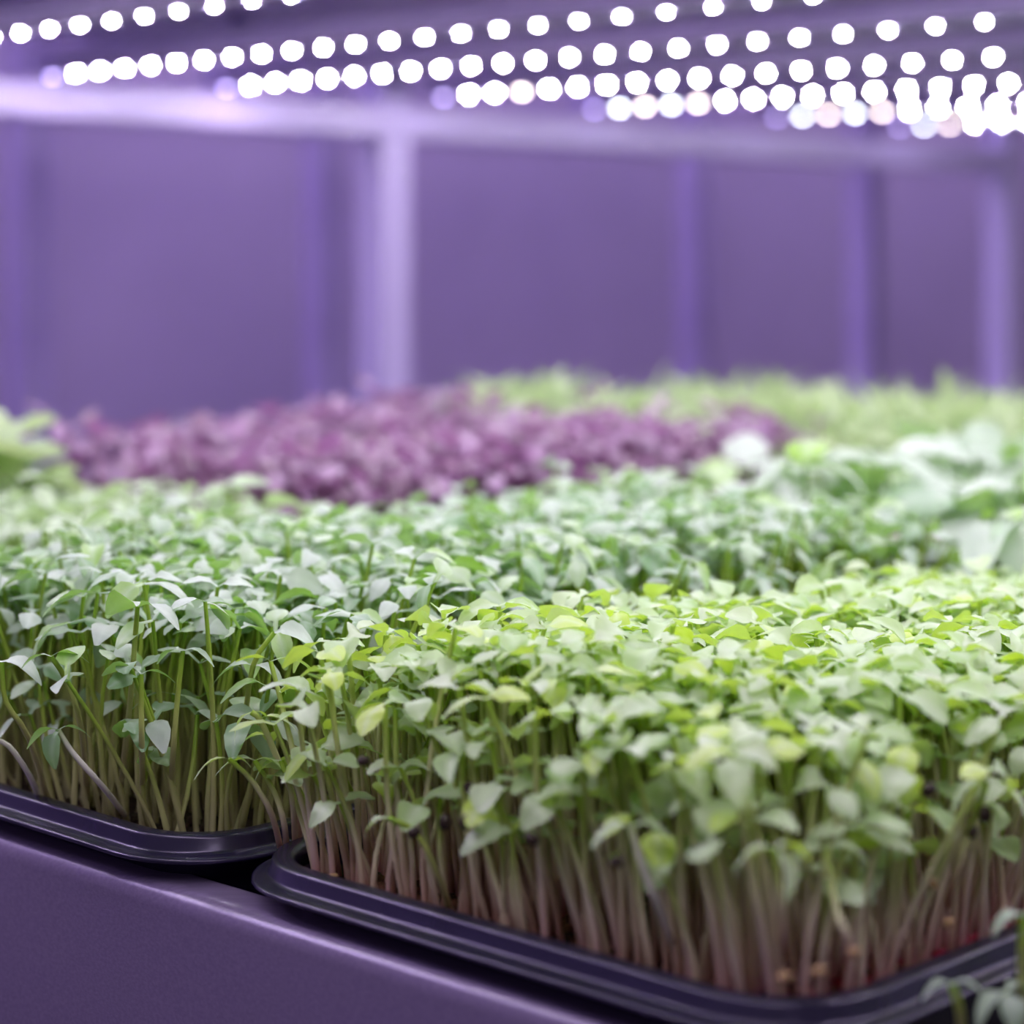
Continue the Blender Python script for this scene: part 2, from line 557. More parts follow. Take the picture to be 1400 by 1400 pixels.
def closed_rings(nr, n):
    f = [tuple(q) for q in grid_faces(nr, n, True)]
    for j in range(n):
        j2 = (j + 1) % n
        f.append(((nr - 1) * n + j, (nr - 1) * n + j2, j2, j))
    return np.array(f, dtype=np.int32)


A_L = unproj(313, 1166, CAMZ - RIM)
A_ROT = math.radians(1.5)
A_LU, A_LV = 0.46, 0.246
cA, sA = math.cos(ANG_U + A_ROT), math.sin(ANG_U + A_ROT)
A_O = (A_L[0] + sA * A_LV, A_L[1] - cA * A_LV)       # tray origin = its near (front) corner
TR = {}
TR['A'] = (tray(0, 0, A_LU, A_LV, 'black tray in front, holding the yellow-green sprouts with pink stem bases', rot=A_ROT, origin=A_O, r=0.036), A_LU, A_LV)
TR['B'] = (tray(0.002, 0, 0.50, 0.25, rot=math.radians(0.8), label= 'black tray at the left with rounded corner, holding the darker green sprouts'), 0.50, 0.25)
TR['P'] = (tray(0.02, 0.275, 0.31, 0.22, 'tray of pale blurred greens behind the left tray'), 0.31, 0.22)
TR['D'] = (tray(0.02, 0.515, 0.31, 0.22, 'tray under the pale lettuce at the left frame edge'), 0.31, 0.22)
TR['E1'] = (tray(0.352, 0.275, 0.41, 0.25, 'nearer of the two trays of purple microgreens'), 0.41, 0.25)
TR['E2'] = (tray(0.372, 0.545, 0.39, 0.165, 'farther of the two trays of purple microgreens'), 0.39, 0.165)
TR['C1'] = (tray(0.53, -0.28, 0.46, 0.25, 'tray of broad leaved greens at the right, behind the front tray'), 0.46, 0.25)
TR['C2'] = (tray(0.53, 0.0, 0.46, 0.25, 'tray of broad leaved greens right of the purple microgreens'), 0.46, 0.25)
TR['F1'] = (tray(0.785, 0.275, 0.46, 0.25, 'nearer tray of pale lime fronds behind the broad leaved greens'), 0.46, 0.25)
TR['F2'] = (tray(0.785, 0.55, 0.46, 0.25, 'farther tray of pale lime fronds before the bright rack post'), 0.46, 0.25)
TR['G'] = (tray(0.012, -0.555, 0.40, 0.245, 'black tray cut off by the lower right frame corner'), 0.40, 0.245)


def tmat(k):
    t = TR[k][0]
    return Matrix.Translation(t.location) @ Matrix.Rotation(t.rotation_euler.z, 4, 'Z')


# ------------------------------------------------------------------ growing medium
SOIL = -0.011
def soil(k, label, chips=0, seed=0):
    t, lu, lv = TR[k]
    rng = np.random.default_rng(seed)
    nx, ny = int(lu / 0.006), int(lv / 0.006)
    m = 0.0092
    xs, ys = np.linspace(m, lu - m, nx), np.linspace(m, lv - m, ny)
    X, Y = np.meshgrid(xs, ys, indexing='ij')
    # pull the corners in to the tray's rounded corners
    r = 0.034 - m
    for cx, cy, sx, sy in ((m + r, m + r, -1, -1), (lu - m - r, m + r, 1, -1), (m + r, lv - m - r, -1, 1), (lu - m - r, lv - m - r, 1, 1)):
        dx, dy = (X - cx) * sx, (Y - cy) * sy
        msk = (dx > 0) & (dy > 0)
        mx = np.maximum(np.maximum(dx, dy), 1e-6)
        d = np.hypot(dx, dy) + 1e-9
        f = np.where(msk, mx / d, 1.0)
        X = np.where(msk, cx + sx * dx * f, X)
        Y = np.where(msk, cy + sy * dy * f, Y)
    Z = SOIL + rng.normal(0, 0.0012, X.shape)
    vs = np.stack([X.ravel(), Y.ravel(), Z.ravel()], 1)
    me = mesh('growing_mat', vs, grid_faces(nx, ny), M['soil'], smooth=False)
    o = obj('growing_mat', me, None, tmat(k))
    tag(o, label, 'soil', kind='stuff')
    return o


soil('A', 'dark coir growing mat with russet crumbs in the front tray', seed=1)
soil('B', 'dark growing mat in the left tray under the olive stems', seed=2)
for k, l in (('P', 'growing mat under the pale blurred greens'), ('D', 'growing mat under the pale lettuce'), ('E1', 'growing mat in the nearer purple tray'),
             ('E2', 'growing mat in the farther purple tray'), ('C1', 'growing mat under the broad leaves at the right frame edge'), ('C2', 'growing mat under the broad leaves beside the purple tray'),
             ('F1', 'growing mat in the nearer tray of lime fronds'), ('F2', 'growing mat in the farther tray of lime fronds'), ('G', 'growing mat in the tray at the lower right corner')):
    soil(k, l, seed=sum(map(ord, k)))

ICO_V = np.array([(0, 0, 1), (0.894, 0, 0.447), (0.276, 0.851, 0.447), (-0.724, 0.526, 0.447), (-0.724, -0.526, 0.447), (0.276, -0.851, 0.447),
                  (0.724, 0.526, -0.447), (-0.276, 0.851, -0.447), (-0.894, 0, -0.447), (-0.276, -0.851, -0.447), (0.724, -0.526, -0.447), (0, 0, -1)], dtype=float)
ICO_F = np.array([(0, 1, 2), (0, 2, 3), (0, 3, 4), (0, 4, 5), (0, 5, 1), (1, 6, 2), (2, 7, 3), (3, 8, 4), (4, 9, 5), (5, 10, 1),
                  (2, 6, 7), (3, 7, 8), (4, 8, 9), (5, 9, 10), (1, 10, 6), (6, 11, 7), (7, 11, 8), (8, 11, 9), (9, 11, 10), (10, 11, 6)], dtype=np.int32)


def crumbs(k, n, mat, label, seed, edge=0.045, zone=None, size=(0.0008, 0.0022), name='coir_crumbs', cat='crumbs'):
    t, lu, lv = TR[k]
    rng = np.random.default_rng(seed)
    V, F = [], []
    for i in range(n):
        if zone:
            x, y = zone(rng)
        else:
            s = rng.random()
            x, y = (0.011 + abs(rng.normal(0, edge * 0.4)), rng.uniform(0.03, lv - 0.03)) if s < 0.6 else (rng.uniform(0.03, lu - 0.03), 0.011 + abs(rng.normal(0, edge * 0.4)))
        r = rng.uniform(*size)
        v = ICO_V * rng.uniform(0.6, 1.3, (12, 1)) * r * rng.uniform(0.6, 1.3, (1, 3))
        F.append(ICO_F + 12 * len(V))
        V.append(v + np.array([x, y, SOIL + r * 0.5]))
    o = obj(name, mesh(name, np.concatenate(V), np.concatenate(F), mat, smooth=False), None, tmat(k))
    tag(o, label, cat, kind='stuff')


crumbs('A', 1500, M['chip'], 'russet coir crumbs around the stem bases of the front tray', 5)
crumbs('B', 500, M['soil'], 'dark crumbs along the rim inside the left tray', 6)
crumbs('A', 240, M['red'], 'crimson root bits near the right edge of the front tray', 7, zone=lambda g: (g.uniform(0.02, 0.20), 0.013 + abs(g.normal(0, 0.012))), size=(0.0012, 0.0032), name='root_bits', cat='roots')

# ------------------------------------------------------------------ leaf and stem templates
def leaf_tpl(L, W, petiole, droop, cup, tint, wave=0.0, tip=0.0, nr=8, nc=5, seed=0, notch=0.0, pw=0.0011):
    """blade along +x; returns verts, quads, tint, rib"""
    g = random.Random(seed)
    ph = g.uniform(0, 6.28)
    vs, ti, rb = [], [], []
    total = petiole + L
    for i in range(nr):
        f = i / (nr - 1)
        if petiole > 0 and i == 0:
            s = 0.0
        elif petiole > 0:
            f = 0.5 - 0.5 * math.cos(math.pi * (i - 1) / (nr - 2))
            s = petiole + L * f
        else:
            s = L * f
        if petiole > 0 and i <= 1:
            hw = pw * (0.8 if i == 0 else 1.0)
        else:
            hw = W * 0.5 * (math.sin(math.pi * min(1, f) ** 0.80) ** 0.60 if 0 < f < 0.999 else 0) * (1.0 - tip * f)
            hw = max(hw, 0.0012 if f < 0.5 else 0.0008)
        # centre line bends down with distance
        a = droop * (s / total)
        x = s * math.cos(a * 0.6)
        z = s * math.sin(0.30) * (1 - s / total) - s * math.sin(a * 0.75)
        for j in range(nc):
            q = j / (nc - 1) * 2 - 1
            back = notch * L * max(0, f - 0.75) * 4 * (1 - abs(q)) if f > 0.75 else 0
            zz = z + cup * abs(q) ** 1.6 * hw + wave * math.sin(f * 7 + ph + q * 2.0) * hw
            vs.append((x - back, q * hw, zz))
            ti.append(tint)
            rb.append(0.35 if j == nc // 2 else 0.0)
    return np.array(vs), grid_faces(nr, nc)[:, ::-1], np.array(ti), np.array(rb)


def stem_tpl(lx, ly, bow, r0, r1, sides=6, rings=6, h=1.0):
    """unit-height stem whose tip leans by (lx, ly) metres"""
    pts, rad = [], []
    for i in range(rings):
        t = i / (rings - 1)
        pts.append((lx * t ** 1.7 + bow * math.sin(math.pi * t), ly * t ** 1.7, t))
        rad.append(r0 + (r1 - r0) * t)
    vs, ti = [], []
    for (x, y, z), r, i in zip(pts, rad, range(rings)):
        for k in range(sides):
            a = 2 * math.pi * k / sides
            vs.append((x + r * math.cos(a), y + r * math.sin(a), z))
            ti.append(i / (rings - 1))
    return np.array(vs), grid_faces(rings, sides, True), np.array(ti), np.zeros(len(vs))


class Kit:
    """a kind of sprout: stem and leaf templates with shared mesh data"""
    def __init__(self, seed, leaf_m, stem_m, L, W, petiole, droop, nstem=10, nleaf=14, r=(0.0010, 0.0008), lean=0.010, tint=(0, 1), wave=0.08, tip=0.0, cup=(-0.1, 0.45), nr=8, nc=5, notch=0.0, tpow=1.0):
        g = random.Random(seed)
        self.stems, self.leaves = [], []
        for i in range(nstem):
            lx, ly = g.gauss(0, lean), g.gauss(0, lean)
            tp = stem_tpl(lx, ly, g.gauss(0, lean * 0.35), r[0] * g.uniform(0.85, 1.2), r[1])
            me = mesh('stem', tp[0], tp[1], stem_m, {'tint': tp[2], 'rib': tp[3]})
            self.stems.append((tp, me, (lx, ly)))
        for i in range(nleaf):
            tt = tint[0] + (tint[1] - tint[0]) * g.random() ** tpow
            tp = leaf_tpl(L * g.uniform(0.85, 1.15), W * g.uniform(0.85, 1.15), petiole * g.uniform(0.6, 1.4), droop * g.uniform(0.3, 1.5),
                          g.uniform(*cup), tt, wave, tip, nr, nc, seed * 100 + i, notch * g.random())
            me = mesh('leaf', tp[0], tp[1], leaf_m, {'tint': tp[2], 'rib': tp[3]})
            self.leaves.append((tp, me))
        self.leaf_m, self.stem_m = leaf_m, stem_m

    def parts(self, g, h, size=1.0, nleaf=2, up=0.25, spread=0.35, extra=0.0):
        """[(part name, template index kind, template, matrix)] in the sprout's own frame"""
        st = g.choice(self.stems)
        out = [('stem', st[0], st[1], Matrix.Diagonal((1, 1, h, 1)))]
        tipv = Vector((st[2][0], st[2][1], h))
        a0 = g.uniform(0, 6.283)
        n = nleaf + (1 if g.random() < extra else 0)
        for i in range(n):
            a = a0 + 2 * math.pi * i / max(nleaf, 1) + g.gauss(0, 0.25)
            s = size * g.uniform(0.8, 1.2) * (0.7 if i >= nleaf else 1.0)
            lf = g.choice(self.leaves)
            m4 = (Matrix.Translation(tipv) @ Matrix.Rotation(a, 4, 'Z') @ Matrix.Rotation(-g.gauss(up, spread), 4, 'Y')
                  @ Matrix.Rotation(g.gauss(0, spread), 4, 'X') @ Matrix.Scale(s, 4))
            out.append(('leaf', lf[0], lf[1], m4))
        return out


class Mass:
    """merged geometry for the sprouts beyond those built one by one"""
    def __init__(self):
        self.b = {}

    def add(self, key, tp, m4):
        d = self.b.setdefault(key, [[], [], [], [], 0])
        A = np.array(m4)
        d[0].append(tp[0] @ A[:3, :3].T + A[:3, 3])
        d[1].append(tp[1] + d[4])
        d[2].append(tp[2])
        d[3].append(tp[3])
        d[4] += len(tp[0])

    def build(self, key, name, mat, parent=None):
        d = self.b[key]
        me = mesh(name, np.concatenate(d[0]), np.concatenate(d[1]), mat, {'tint': np.concatenate(d[2]), 'rib': np.concatenate(d[3])})
        return obj(name, me, parent)


def scatter(g, k, n, margin, mind):
    """jittered positions inside the tray, roughly evenly spread"""
    t, lu, lv = TR[k]
    W, H = lu - 2 * margin, lv - 2 * margin
    s = math.sqrt(W * H / n)
    nx, ny = max(1, round(W / s)), max(1, round(H / s))
    pts = []
    r = 0.034 - margin * 0.6
    for i in range(nx):
        for j in range(ny):
            x = margin + (i + 0.5 + g.uniform(-0.55, 0.55)) * W / nx
            y = margin + (j + 0.5 + g.uniform(-0.55, 0.55)) * H / ny
            x, y = min(max(x, margin), lu - margin), min(max(y, margin), lv - margin)
            # round the corners
            cx, cy = min(max(x, margin + r), lu - margin - r), min(max(y, margin + r), lv - margin - r)
            d = math.hypot(x - cx, y - cy)
            if d > r:
                x, y = cx + (x - cx) * r / d, cy + (y - cy) * r / d
            pts.append((x, y))
    return pts


def crop(k, kit, n, height, name, label_fn, cat, group, n_ind, mass_label, seed, size=1.0, up=0.25, spread=0.35, nleaf=2, margin=0.014, extra=0.0,
         alt=None, lean_out=0.0, short_edge=0.35):
    g = random.Random(seed)
    t, lu, lv = TR[k]
    T = tmat(k)
    items = []
    for (x, y) in scatter(g, k, n, margin, 0):
        e = min(x, y, lu - x, lv - y)
        h = height(x, y, g)
        if e < 0.034 and g.random() < short_edge:
            h *= g.uniform(0.48, 0.95)
        base = T @ Vector((x, y, SOIL - 0.001))
        px, py = proj((base.x, base.y, base.z + h))
        qx, qy = proj(base)
        vis = -30 < px < 1430 and (py < 1430)
        # leaning outwards at the tray edges
        lo = Matrix.Identity(4)
        if lean_out and e < 0.03:
            ang = abs(g.gauss(0, lean_out))
            if e == x: axis, s_ = 'Y', -1
            elif e == y: axis, s_ = 'X', 1
            elif e == lu - x: axis, s_ = 'Y', 1
            else: axis, s_ = 'X', -1
            lo = Matrix.Rotation(s_ * ang, 4, axis)
        items.append((0 if vis else 1, base.y, x, y, h, base, lo))
    items.sort(key=lambda q: (q[0], q[1]))
    mass = Mass()
    count = 0
    Rz = Matrix.Rotation(t.rotation_euler.z, 4, 'Z')
    for idx, (nv, dep, x, y, h, base, lo) in enumerate(items):
        kt = alt[0] if alt and alt[1](x, y, g) else kit
        parts = kt.parts(g, h, size, nleaf, up, spread, extra)
        root = Matrix.Translation(base) @ Rz @ lo
        if nv == 0 and count < n_ind:
            count += 1
            o = bpy.data.objects.new(name, None)
            o.empty_display_size = 0.005
            COL.objects.link(o)
            o.matrix_basis = root
            tag(o, label_fn(x, y, h, lu, lv), cat, group)
            for pn, tp, me, m4 in parts:
                obj(pn, me, o, m4)
        else:
            for pn, tp, me, m4 in parts:
                mass.add('pink' if (pn == 'stem' and kt is not kit) else pn, tp, root @ m4)
    if mass.b:
        r = bpy.data.objects.new(name + '_mass', None)
        COL.objects.link(r)
        tag(r, mass_label, cat, kind='stuff')
        if 'leaf' in mass.b:
            tag(mass.build('leaf', 'leaves', kit.leaf_m, r), kind='stuff')
        if 'stem' in mass.b:
            tag(mass.build('stem', 'stems', kit.stem_m, r), kind='stuff')
        if 'pink' in mass.b:
            tag(mass.build('pink', 'pink_stems', alt[0].stem_m, r), kind='stuff')


def wob(x, y, s, p):
    return math.sin(x * s + p) * math.cos(y * s * 1.3 + p * 2.1) + 0.5 * math.sin(x * s * 2.3 + y * s * 1.7 + p * 0.7)


# ---- front tray: yellow-green sprouts on blush-white stems
kitA = Kit(11, M['leaf_a'], M['stem_a'], 0.0116, 0.0102, 0.0026, 0.55, r=(0.00118, 0.0009), lean=0.007, wave=0.10, cup=(-0.25, 0.45), notch=0.10, tpow=1.3)
kitA2 = Kit(11, M['leaf_a'], M['stem_pink'], 0.0116, 0.0102, 0.0026, 0.55, r=(0.00118, 0.0009), lean=0.007, wave=0.10, cup=(-0.25, 0.45), notch=0.10, tpow=1.3)
def hA(x, y, g):
    return 0.080 - 0.046 * max(0.0, x - 0.06) + 0.004 * wob(x, y, 22, 1.0) + g.gauss(0, 0.0045)


ORD = ['first', 'second', 'third', 'fourth', 'fifth', 'sixth', 'seventh', 'eighth', 'ninth', 'tenth', 'eleventh', 'twelfth']


def where(x, y, lu, lv, row=0.012):
    return ORD[min(11, int(max(0, x - 0.012) / row))] + ' row', ORD[min(9, max(0, int(10 * y / lv)))] + ' tenth from right'


def lab_A(x, y, h, lu, lv):
    r, c_ = where(x, y, lu, lv)
    t = 'short' if h < 0.058 else 'mid-height' if h < 0.078 else 'tall'
    if y < 0.03:
        return '%s pink-based sprout on the front tray right rim, %s from near corner' % (t, r)
    return '%s yellow-green front tray sprout, %s from long rim, %s' % (t, r, c_)


crop('A', kitA, 2250, hA, 'radish_sprout', lab_A, 'sprout', 'yellow-green sprouts in the front tray', 300,
     'remaining yellow-green sprouts filling the front tray', 21, lean_out=0.14, short_edge=0.66, up=0.12, spread=0.26,
     alt=(kitA2, lambda x, y, g: g.random() < (0.6 if y < 0.06 else 0.08)))

# ---- left tray: darker green sprouts on olive stems
kitB = Kit(12, M['leaf_b'], M['stem_b'], 0.0122, 0.0096, 0.0040, 0.8, r=(0.0012, 0.0008), lean=0.010, wave=0.10, tip=0.12, cup=(-0.25, 0.5), tpow=1.2)
def hB(x, y, g):
    return 0.084 + 0.004 * wob(x, y, 20, 2.0) + g.gauss(0, 0.006)


def lab_B(x, y, h, lu, lv):
    r, c_ = where(x, y, lu, lv)
    t = 'short' if h < 0.062 else 'mid-height' if h < 0.084 else 'tall'
    if y < 0.03:
        return '%s dark green sprout on left tray side facing front tray, %s' % (t, r)
    return '%s dark green left tray sprout, %s from front rim, %s' % (t, r, c_)


def lab(fmt, row=0.03):
    def f(x, y, h, lu, lv):
        r, c_ = where(x, y, lu, lv, row)
        return fmt % (r + ', ' + c_)
    return f


crop('B', kitB, 1650, hB, 'arugula_sprout', lab_B, 'sprout', 'dark green sprouts in the left tray', 300,
     'remaining dark green sprouts filling the left tray', 22, lean_out=0.16, short_edge=0.45, up=0.18, spread=0.32, extra=0.25)

# ---- pale blurred greens behind
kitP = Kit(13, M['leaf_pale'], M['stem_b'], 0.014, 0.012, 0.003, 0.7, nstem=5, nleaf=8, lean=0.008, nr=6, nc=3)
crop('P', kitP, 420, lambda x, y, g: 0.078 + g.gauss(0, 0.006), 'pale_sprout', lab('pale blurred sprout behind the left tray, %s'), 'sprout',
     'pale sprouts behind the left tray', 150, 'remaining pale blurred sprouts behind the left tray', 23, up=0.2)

# ---- purple microgreens
kitE = Kit(14, M['leaf_e'], M['stem_e'], 0.016, 0.013, 0.003, 0.6, nstem=5, nleaf=12, lean=0.010, nr=6, nc=3, wave=0.15)
def hE(x, y, g):
    return 0.086 + 0.014 * x / 0.4 + 0.006 * wob(x, y, 26, 0.4) + g.gauss(0, 0.008)


crop('E1', kitE, 620, hE, 'purple_microgreen', lab('purple microgreen in the nearer purple tray, %s'), 'microgreen', 'purple microgreens', 150,
     'remaining purple microgreens of the nearer purple tray', 24, up=0.3, spread=0.4)
crop('E2', kitE, 400, hE, 'purple_microgreen', lab('purple microgreen in the farther purple tray, %s'), 'microgreen', 'purple microgreens', 140,
     'remaining purple microgreens of the farther purple tray', 25, up=0.3, spread=0.4)

# ---- pale lime fronds at the back
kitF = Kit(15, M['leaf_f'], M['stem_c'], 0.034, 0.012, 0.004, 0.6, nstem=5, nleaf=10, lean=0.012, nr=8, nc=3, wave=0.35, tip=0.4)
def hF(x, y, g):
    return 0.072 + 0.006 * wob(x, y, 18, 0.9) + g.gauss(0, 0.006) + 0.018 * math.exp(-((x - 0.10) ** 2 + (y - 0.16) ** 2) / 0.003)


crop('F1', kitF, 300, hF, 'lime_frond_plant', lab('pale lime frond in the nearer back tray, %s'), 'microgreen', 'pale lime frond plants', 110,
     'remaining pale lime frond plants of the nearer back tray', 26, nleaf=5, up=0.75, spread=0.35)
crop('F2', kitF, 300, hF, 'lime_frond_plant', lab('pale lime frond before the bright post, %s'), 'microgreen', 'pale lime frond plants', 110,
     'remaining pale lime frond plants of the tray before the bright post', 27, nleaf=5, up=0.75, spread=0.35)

# ---- broad leaved greens at the right
kitC = Kit(16, M['leaf_c'], M['stem_c'], 0.034, 0.030, 0.006, 0.75, nstem=6, nleaf=12, lean=0.014, r=(0.0016, 0.0012), wave=0.10, tip=0.1, cup=(-0.3, 0.1))
def hC(x, y, g):
    return 0.082 + 0.006 * wob(x, y, 16, 0.2) + g.gauss(0, 0.009)


crop('C2', kitC, 190, hC, 'broad_leaf_plant', lab('broad leaved seedling right of the purple greens, %s'), 'seedling', 'broad leaved seedlings', 150,
     'remaining broad leaved seedlings beyond the purple tray', 28, nleaf=3, up=0.12, spread=0.3)
crop('C1', kitC, 190, hC, 'broad_leaf_plant', lab('broad leaved seedling behind the front tray at right, %s'), 'seedling', 'broad leaved seedlings', 60,
     'remaining broad leaved seedlings past the right frame edge', 29, nleaf=3, up=0.12, spread=0.3)

# ---- small sprouts in the lower right tray
kitG = Kit(17, M['leaf_b'], M['stem_b'], 0.0095, 0.0085, 0.002, 0.7, nstem=5, nleaf=8, lean=0.008, tint=(0.3, 0.8))
crop('G', kitG, 210, lambda x, y, g: 0.030 + g.uniform(-0.008, 0.012), 'cress_sprout', lab('small blurred sprout in the lower right tray, %s'), 'sprout',
     'small sprouts in the lower right tray', 90, 'remaining small sprouts of the lower right tray', 30, up=0.2)


# ------------------------------------------------------------------ single plants that stand out
def curve_pts(ctrl, n):
    """Catmull-Rom through control points"""
    P = [Vector(c_) for c_ in ctrl]
    P = [P[0] * 2 - P[1]] + P + [P[-1] * 2 - P[-2]]
    out = []
    m = len(P) - 3
    for i in range(n):
        s = i / (n - 1) * m
        k = min(int(s), m - 1)
        t = s - k
        a, b, c_, d = P[k], P[k + 1], P[k + 2], P[k + 3]
        out.append(0.5 * ((2 * b) + (c_ - a) * t + (2 * a - 5 * b + 4 * c_ - d) * t * t + (3 * b - a - 3 * c_ + d) * t ** 3))
    return out


def single(name, ctrl, leaves, stem_m, leaf_m, label, r0=0.0012, r1=0.0009, cat='sprout', group=None, n=10):
    """ctrl: world points of the stem; leaves: (along fraction, azimuth deg, pitch deg, roll deg, length, width, tint)"""
    bx, by = proj(ctrl[0])
    ds = PX * (CAMZ - RIM - SOIL) / (by - HY)          # where that stem meets the growing mat
    if abs(ds - ctrl[0][1]) < 0.09 and by > 1000:
        ctrl = [pix(bx, by, ds)] + list(ctrl[1:])
    base = Vector(ctrl[0])
    pts = [p - base for p in curve_pts(ctrl, n)]
    o = empty(name, base, 0, label, cat, group)
    v, f, ti = tube(pts, [r0 + (r1 - r0) * i / (n - 1) for i in range(n)], 7)
    obj('stem', mesh('stem', v, f, stem_m, {'tint': ti, 'rib': ti * 0}), o)
    for i, (fr, az, pi_, ro, L, W, tt) in enumerate(leaves):
        p = pts[min(n - 1, int(round(fr * (n - 1))))]
        tp = leaf_tpl(L, W, 0.002, 0.8, 0.2, tt, 0.08, 0.08, 9, 5, i + 7)
        m4 = (Matrix.Translation(p) @ Matrix.Rotation(math.radians(az), 4, 'Z') @ Matrix.Rotation(-math.radians(pi_), 4, 'Y') @ Matrix.Rotation(math.radians(ro), 4, 'X'))
        obj('leaf', mesh('leaf', tp[0], tp[1], leaf_m, {'tint': tp[2], 'rib': tp[3]}), o, m4)
    return o


d = 0.770
single('radish_sprout', [pix(386, 1172, d), pix(372, 1115, d), pix(345, 1068, d - .004), pix(313, 1038, d - .008)],
       [(1, 195, 5, 10, .011, .005, .9), (1, 20, 8, -10, .006, .004, .8)], M['stem_a'], M['leaf_a'], 'sprout leaning furthest left out of the front tray corner')
single('radish_sprout', [pix(392, 1172, d + .004), pix(389, 1130, d), pix(376, 1085, d), pix(348, 1040, d)],
       [(1, 185, 12, 5, .012, .008, .3), (1, 10, 5, -5, .010, .008, .9)], M['stem_a'], M['leaf_a'], 'white leafed sprout second from left leaning out of the front tray corner')
single('radish_sprout', [pix(404, 1176, d), pix(402, 1120, d), pix(396, 1075, d), pix(384, 1040, d)],
       [(1, 190, -5, 5, .009, .007, .3), (1, 5, 15, -5, .011, .008, .5)], M['stem_a'], M['leaf_a'], 'sprout with grey-green leaves third from left at the front tray corner')
single('radish_sprout', [pix(412, 1180, d + .01), pix(404, 1100, d + .01), pix(376, 1030, d + .006), pix(356, 985, d), pix(344, 974, d)],
       [(1, 190, -30, 5, .010, .006, 1.0), (1, 15, 0, -5, .006, .006, 1.0), (.62, 185, 5, 0, .010, .006, 1.0), (.62, 90, 5, 0, .009, .007, .9), (.8, 10, 10, 0, .012, .006, .9)],
       M['stem_a'], M['leaf_a'], 'tall hooked sprout with lime leaves rising above the front tray corner', r1=0.0011, n=14)
d = 0.792
single('arugula_sprout', [pix(176, 1122, d), pix(140, 1075, d - .006), pix(100, 1030, d - .012), pix(80, 998, d - .014)],
       [(1, 180, 0, 20, .010, .009, .2), (1, 20, 15, -10, .009, .008, .3), (1, 240, -50, 0, .011, .009, .1)], M['stem_white'], M['leaf_b'], 'bright white stem lying slantwise over the left tray stems')
single('arugula_sprout', [pix(58, 1102, d + .03), pix(40, 1060, d + .025), pix(12, 1020, d + .02), pix(-14, 1010, d + .02)],
       [(1, 180, 0, 20, .010, .009, .2)], M['stem_white'], M['leaf_b'], 'pale stem slanting out at the left frame edge of the left tray')
single('arugula_sprout', [pix(70, 1110, d + .02), pix(40, 1010, d + .01), pix(8, 960, d), pix(2, 905, d)],
       [(1, 180, 5, -5, .012, .012, .5), (1, 0, 0, 10, .014, .012, .5)], M['stem_b'], M['leaf_b'], 'sprout with a wide flat leaf at the left frame edge')
single('arugula_sprout', [pix(120, 1105, d + .012), pix(112, 1000, d + .008), pix(90, 930, d), pix(70, 898, d - .004)],
       [(1, 175, 10, 10, .009, .006, .3), (1, 20, 20, -10, .011, .007, .4)], M['stem_b'], M['leaf_b'], 'bright stemmed sprout with two pale leaves left of centre in the left tray')
single('arugula_sprout', [pix(196, 1128, d), pix(194, 1030, d - .004), pix(193, 960, d - .008), pix(193, 922, d - .008)],
       [(1, 150, 25, 20, .013, .012, .8), (1, 20, 15, -10, .010, .006, .2)], M['stem_b'], M['leaf_b'], 'straight front sprout with a wide cupped leaf in the left tray')
single('arugula_sprout', [pix(232, 1132, d), pix(236, 1040, d), pix(243, 950, d - .004), pix(250, 890, d - .004)],
       [(1, 160, 5, 0, .009, .007, .2), (1, 0, 5, 0, .010, .008, .2)], M['stem_b'], M['leaf_b'], 'straight sprout with paired round leaves near the left tray corner')
single('arugula_sprout', [pix(330, 1110, d + .03), pix(334, 1000, d + .015), pix(346, 910, d), pix(375, 865, d)],
       [(1, 10, 5, 25, .015, .012, .3), (.72, 180, 5, 0, .014, .009, .2), (.72, 0, -10, 10, .013, .009, .3)], M['stem_b'], M['leaf_b'], 'sprout with one large oval white-lit leaf beside the front tray')
single('arugula_sprout', [pix(160, 1120, d + .03), pix(176, 980, d + .02), pix(184, 880, d), pix(188, 830, d - .006)],
       [(1, 120, 15, 25, .017, .015, .4), (1, -20, 10, -10, .016, .013, .4)], M['stem_b'], M['leaf_b'], 'tall sprout with the largest cupped leaf in the left tray canopy')
single('arugula_sprout', [pix(250, 780, 1.02), pix(248, 730, 1.02), pix(250, 692, 1.02)],
       [(1, 200, 30, 10, .016, .013, .5), (1, -40, -10, -20, .014, .012, 1.0)], M['stem_b'], M['leaf_b'], 'sprout standing proud at the back of the left tray')

# broad hero leaves at the right
d = 1.20
single('broad_leaf_plant', [pix(1100, 780, d), pix(1103, 700, d), pix(1100, 640, d)],
       [(1, 70, 62, 0, .024, .024, 1.0), (1, 200, 10, 10, .030, .026, .3), (1, -20, 10, -10, .034, .028, .3)], M['stem_c'], M['leaf_c'], 'seedling with an upright bright green leaf above the broad leaves', 0.002, 0.0015, cat='seedling', n=8)
d = 1.06
single('broad_leaf_plant', [pix(1400, 850, d), pix(1390, 770, d), pix(1392, 715, d)],
       [(1, 215, -8, 15, .042, .038, .3), (1, 120, 30, 0, .022, .020, 1.0), (1, 20, 10, 0, .040, .034, .3), (1, 270, -20, 0, .038, .036, .2)], M['stem_c'], M['leaf_c'],
       'large pale broad leaved seedling at the right frame edge', 0.0022, 0.0016, cat='seedling', n=8)
single('broad_leaf_plant', [pix(1255, 830, 1.12), pix(1250, 770, 1.12), pix(1248, 735, 1.12)],
       [(1, 190, 5, 0, .018, .012, .5), (1, 0, 5, 0, .020, .012, .8)], M['stem_c'], M['leaf_pink'], 'seedling with pink tinged leaves behind the front tray', 0.002, 0.0015, cat='seedling', n=8)

